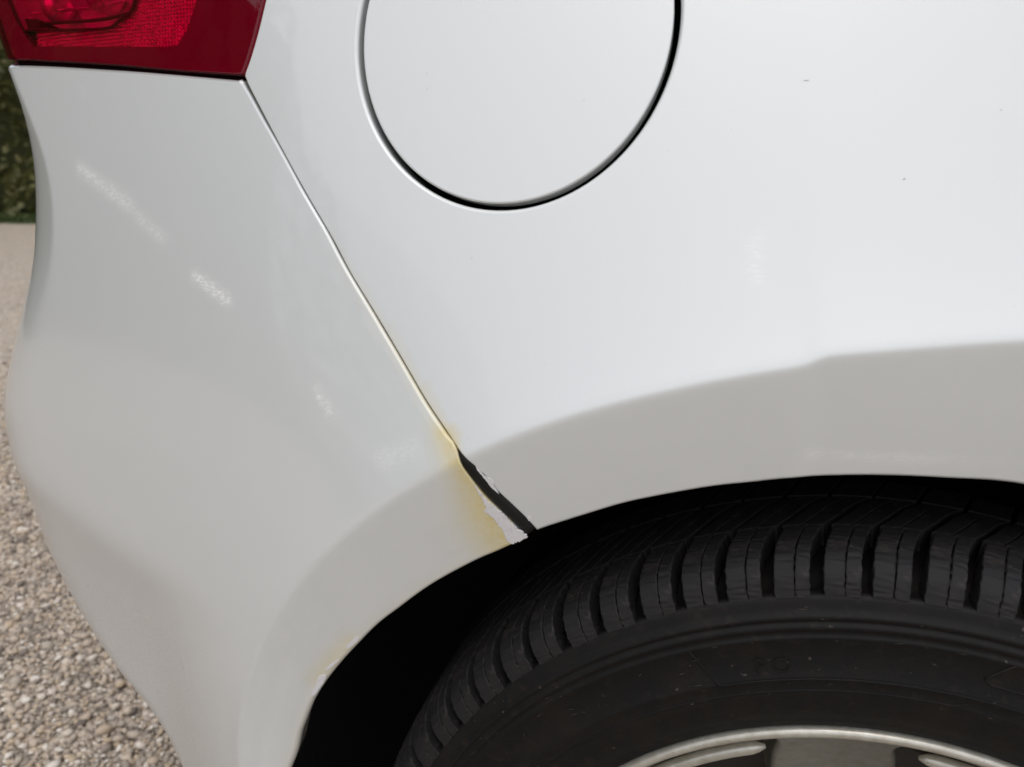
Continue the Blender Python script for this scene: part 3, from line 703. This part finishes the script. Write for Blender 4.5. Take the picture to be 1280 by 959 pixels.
# ------------------------------------------------------------------ the yard
def gravel_mat(per_stone):
    m = NT('gravel_stone' if per_stone else 'gravel_bed')
    pal = [(0, (.13, .105, .085)), (.12, (.28, .235, .195)), (.34, (.45, .38, .31)), (.60, (.56, .465, .37)), (.78, (.53, .41, .28)), (.90, (.72, .64, .55)), (1, (.82, .77, .69))]
    if per_stone:
        gi = m.n('ShaderNodeNewGeometry'); c = m.ramp(gi.outputs['Random Per Island'], pal)
        n = m.noise(300, 3); c = m.mix(m.math('MULTIPLY', n, .35), c, (.25, .21, .17)); m.l(c, m.b.inputs['Base Color']); m.set(Roughness=.8)
    else:
        vo = m.n('ShaderNodeTexVoronoi'); vo.inputs['Scale'].default_value = 85; m.l(m.coord(), vo.inputs['Vector'])
        sepc = m.n('ShaderNodeSeparateColor'); m.l(vo.outputs['Color'], sepc.inputs[0])
        c = m.ramp(sepc.outputs[0], pal)
        big = m.noise(1.3, 4); c = m.mix(m.math('MULTIPLY', big, .5), c, (.44, .385, .325)); m.l(c, m.b.inputs['Base Color'])
        m.set(Roughness=.95, Specular_IOR_Level=.2); b = m.bump(vo.outputs['Distance'], 1.0, .012); b.invert = True
    return m.m
GRAVEL = gravel_mat(False)
R_ = 400.0
xs = np.array([-R_, -60, -20, -10, -5, 0, 5, 10, 20, 60, R_]); n = len(xs)
V = np.array([(x, y, 0) for y in xs for x in xs]); F = [(j*n+i, j*n+i+1, (j+1)*n+i+1, (j+1)*n+i) for j in range(n-1) for i in range(n-1)]
tag(mesh('ground', V, F, GRAVEL), kind='structure')
# loose stones
ico_t = (1+5**.5)/2
IV = np.array([(-1, ico_t, 0), (1, ico_t, 0), (-1, -ico_t, 0), (1, -ico_t, 0), (0, -1, ico_t), (0, 1, ico_t), (0, -1, -ico_t), (0, 1, -ico_t), (ico_t, 0, -1), (ico_t, 0, 1), (-ico_t, 0, -1), (-ico_t, 0, 1)])/math.sqrt(1+ico_t**2)
IF = np.array([(0, 11, 5), (0, 5, 1), (0, 1, 7), (0, 7, 10), (0, 10, 11), (1, 5, 9), (5, 11, 4), (11, 10, 2), (10, 7, 6), (7, 1, 8), (3, 9, 4), (3, 4, 2), (3, 2, 6), (3, 6, 8), (3, 8, 9), (4, 9, 5), (2, 4, 11), (6, 2, 10), (8, 6, 7), (9, 8, 1)])
pos = RNG.uniform((-3.2, -1.2), (.2, 4.2), (560000, 2))
ang = np.degrees(np.arctan2(-(pos[:, 0]+.135), pos[:, 1]+.36)); dist = np.hypot(pos[:, 0]+.135, pos[:, 1]+.36)
wedge = sstep((ang-8)/18)*sstep((78-ang)/26)*sstep((4.0-dist)/1.6)
dens = wedge*np.clip(1.5-.42*dist, .22, 1)+.10*sstep((4.4-dist)/1.2)
pos = pos[RNG.random(len(pos)) < dens]
m = len(pos); dd = np.hypot(pos[:, 0]+.135, pos[:, 1]+.36)
sz = np.exp(RNG.normal(math.log(.0040), .34, m)); sz = np.clip(sz, .002, .011)
Q = RNG.normal(size=(m, 4)); Q /= np.linalg.norm(Q, axis=1)[:, None]; a, b, c, d = Q.T
RM = np.stack([1-2*(c*c+d*d), 2*(b*c-a*d), 2*(b*d+a*c), 2*(b*c+a*d), 1-2*(b*b+d*d), 2*(c*d-a*b), 2*(b*d-a*c), 2*(c*d+a*b), 1-2*(b*b+c*c)], -1).reshape(m, 3, 3)
shp = np.stack([RNG.uniform(.8, 1.35, m), RNG.uniform(.7, 1.1, m), RNG.uniform(.5, .9, m)], -1)
base_v = IV[None]*shp[:, None]*(1+RNG.normal(0, .17, (m, 12, 1)))
sv_ = np.einsum('mij,mkj->mki', RM, base_v)*sz[:, None, None]
sv_[..., 2] *= .8
sv_ += np.concatenate([pos, (sz*RNG.uniform(.1, .9, m))[:, None]], 1)[:, None]
allv = sv_.reshape(-1, 3).astype(np.float32); allf = (IF[None]+(np.arange(m)*12)[:, None, None]).reshape(-1, 3).astype(np.int32)
me = bpy.data.meshes.new('loose_gravel'); me.vertices.add(len(allv)); me.vertices.foreach_set('co', allv.ravel())
me.loops.add(allf.size); me.loops.foreach_set('vertex_index', allf.ravel()); me.polygons.add(len(allf)); me.polygons.foreach_set('loop_start', np.arange(0, allf.size, 3, dtype=np.int32))
me.materials.append(gravel_mat(True)); me.update(calc_edges=True)
o = bpy.data.objects.new('loose_gravel', me); COL.objects.link(o)
tag(o, 'loose tan and grey gravel stones covering the yard behind the car', 'gravel', kind='stuff')

def quads(cen, size, name, mat, up=.3, aspect=.55):
    k = len(cen); nrm = RNG.normal(size=(k, 3)); nrm[:, 2] = np.abs(nrm[:, 2])+up; nrm /= np.linalg.norm(nrm, axis=1)[:, None]
    t = np.cross(nrm, RNG.normal(size=(k, 3))); t /= np.linalg.norm(t, axis=1)[:, None]; b = np.cross(nrm, t)
    s = np.asarray(size).reshape(-1, 1)
    v = np.stack([cen-t*s, cen-b*s*aspect+nrm*s*.15, cen+t*s, cen+b*s*aspect+nrm*s*.15], 1).reshape(-1, 3).astype(np.float32)
    f = np.arange(4*k, dtype=np.int32)
    me = bpy.data.meshes.new(name); me.vertices.add(4*k); me.vertices.foreach_set('co', v.ravel()); me.loops.add(4*k); me.loops.foreach_set('vertex_index', f)
    me.polygons.add(k); me.polygons.foreach_set('loop_start', np.arange(0, 4*k, 4, dtype=np.int32)); me.materials.append(mat); me.update(calc_edges=True)
    o = bpy.data.objects.new(name, me); COL.objects.link(o); return o
def leaf_mat(name, pal):
    m = NT(name); gi = m.n('ShaderNodeNewGeometry'); m.l(m.ramp(gi.outputs['Random Per Island'], pal), m.b.inputs['Base Color']); m.set(Roughness=.55)
    tl = m.n('ShaderNodeBsdfTranslucent'); m.l(m.b.inputs['Base Color'].links[0].from_socket, tl.inputs[0]); mx = m.n('ShaderNodeMixShader'); mx.inputs[0].default_value = .45
    m.l(m.b.outputs[0], mx.inputs[1]); m.l(tl.outputs[0], mx.inputs[2]); m.l(mx.outputs[0], m.out.inputs['Surface']); return m.m
LEAF = leaf_mat('hedge_leaf', [(0, (.08, .085, .03)), (.5, (.15, .15, .05)), (.85, (.20, .19, .065)), (1, (.26, .22, .10))])
GRASS = leaf_mat('grass_blade', [(0, (.04, .07, .015)), (.6, (.08, .12, .03)), (1, (.15, .16, .06))])
BARK = simple('bark', (.09, .065, .045), .9).m
# verge of short grass in front of the hedge
HX0, HX1, HY = -22.0, 6.0, 9.9
V = np.array([(HX0, 9.05, .03), (HX1, 9.05, .03), (HX1, 14, .10), (HX0, 14, .10), (HX0, 9.0, -.02), (HX1, 9.0, -.02)])
tag(mesh('grass_bank', V, [(0, 1, 2, 3), (4, 5, 1, 0)], simple('verge_soil', (.06, .08, .03), .95).m), kind='structure')
gx = RNG.uniform(HX0, HX1, 26000); gy = 9.02+RNG.random(26000)**1.3*1.1
o = quads(np.stack([gx, gy, .03+RNG.uniform(0, .07, len(gx))], -1), RNG.uniform(.03, .07, len(gx)), 'verge_grass', GRASS, -.6, .18)
tag(o, 'short green grass along the foot of the hedge', 'grass', kind='stuff')
def make_hedge(loc, rot, x0, x1, height, count, label, lift=0.0, taper=0.0):
    L = x1-x0
    h = empty('hedge', loc); h.rotation_euler = (0, 0, rot); tag(h, label, 'hedge', None)
    hx = RNG.uniform(x0, x1, count); hz = RNG.random(count)**.8*height*(1-.9*lift)
    lump = .28*np.sin(hx*1.7+hz*.9)+.22*np.sin(hx*3.9-hz*2.3+1)+.14*np.sin(hx*7.1+hz*5+2)
    if taper: hz = hz*np.clip((hx-x0)/taper, .12, 1)
    hz = hz*(1+lift*(.5*np.sin(hx*.8+1)+.35*np.sin(hx*2.1)+.15*np.sin(hx*5.3)))
    hy = -.9+lump*.8+RNG.exponential(.16, count)+.12*hz
    keep = RNG.random(count) < np.clip(.62+.5*np.sin(hx*5.3+hz*4.1)*np.sin(hz*6.3-hx*2.2)+.3*np.sin(hx*13+hz*9), .12, 1)
    pts = np.stack([hx, hy, hz+.05+.25*np.sin(hx*2.3)*hz/4], -1)[keep]
    fo = quads(pts, RNG.uniform(.035, .085, len(pts)), 'foliage', LEAF, .2, .6); fo.parent = h
    st = []
    for i in range(int(L*1.4)):
        x = x0+L*(i+random.random())/(L*1.4)
        st.append(sweep([(x, .05, .05), (x+random.uniform(-.1, .1), .1, 1.2), (x+random.uniform(-.3, .3), .2, 2.6), (x+random.uniform(-.4, .4), .3, height*.9)], [.05, .04, .025, .01], 6))
    v, f = join(st); mesh('stem', v, f, BARK, h)
    v, f = box(x0+taper, x1, -.05, .9, .1, height*(.93-lift*.5)); mesh('inner_twigs', v, f, HCORE, h, smooth=False)
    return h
HCORE = simple('hedge_inner_foliage', (.10, .105, .045), 1).m  # even foliage colour for the solid box inside the hedge
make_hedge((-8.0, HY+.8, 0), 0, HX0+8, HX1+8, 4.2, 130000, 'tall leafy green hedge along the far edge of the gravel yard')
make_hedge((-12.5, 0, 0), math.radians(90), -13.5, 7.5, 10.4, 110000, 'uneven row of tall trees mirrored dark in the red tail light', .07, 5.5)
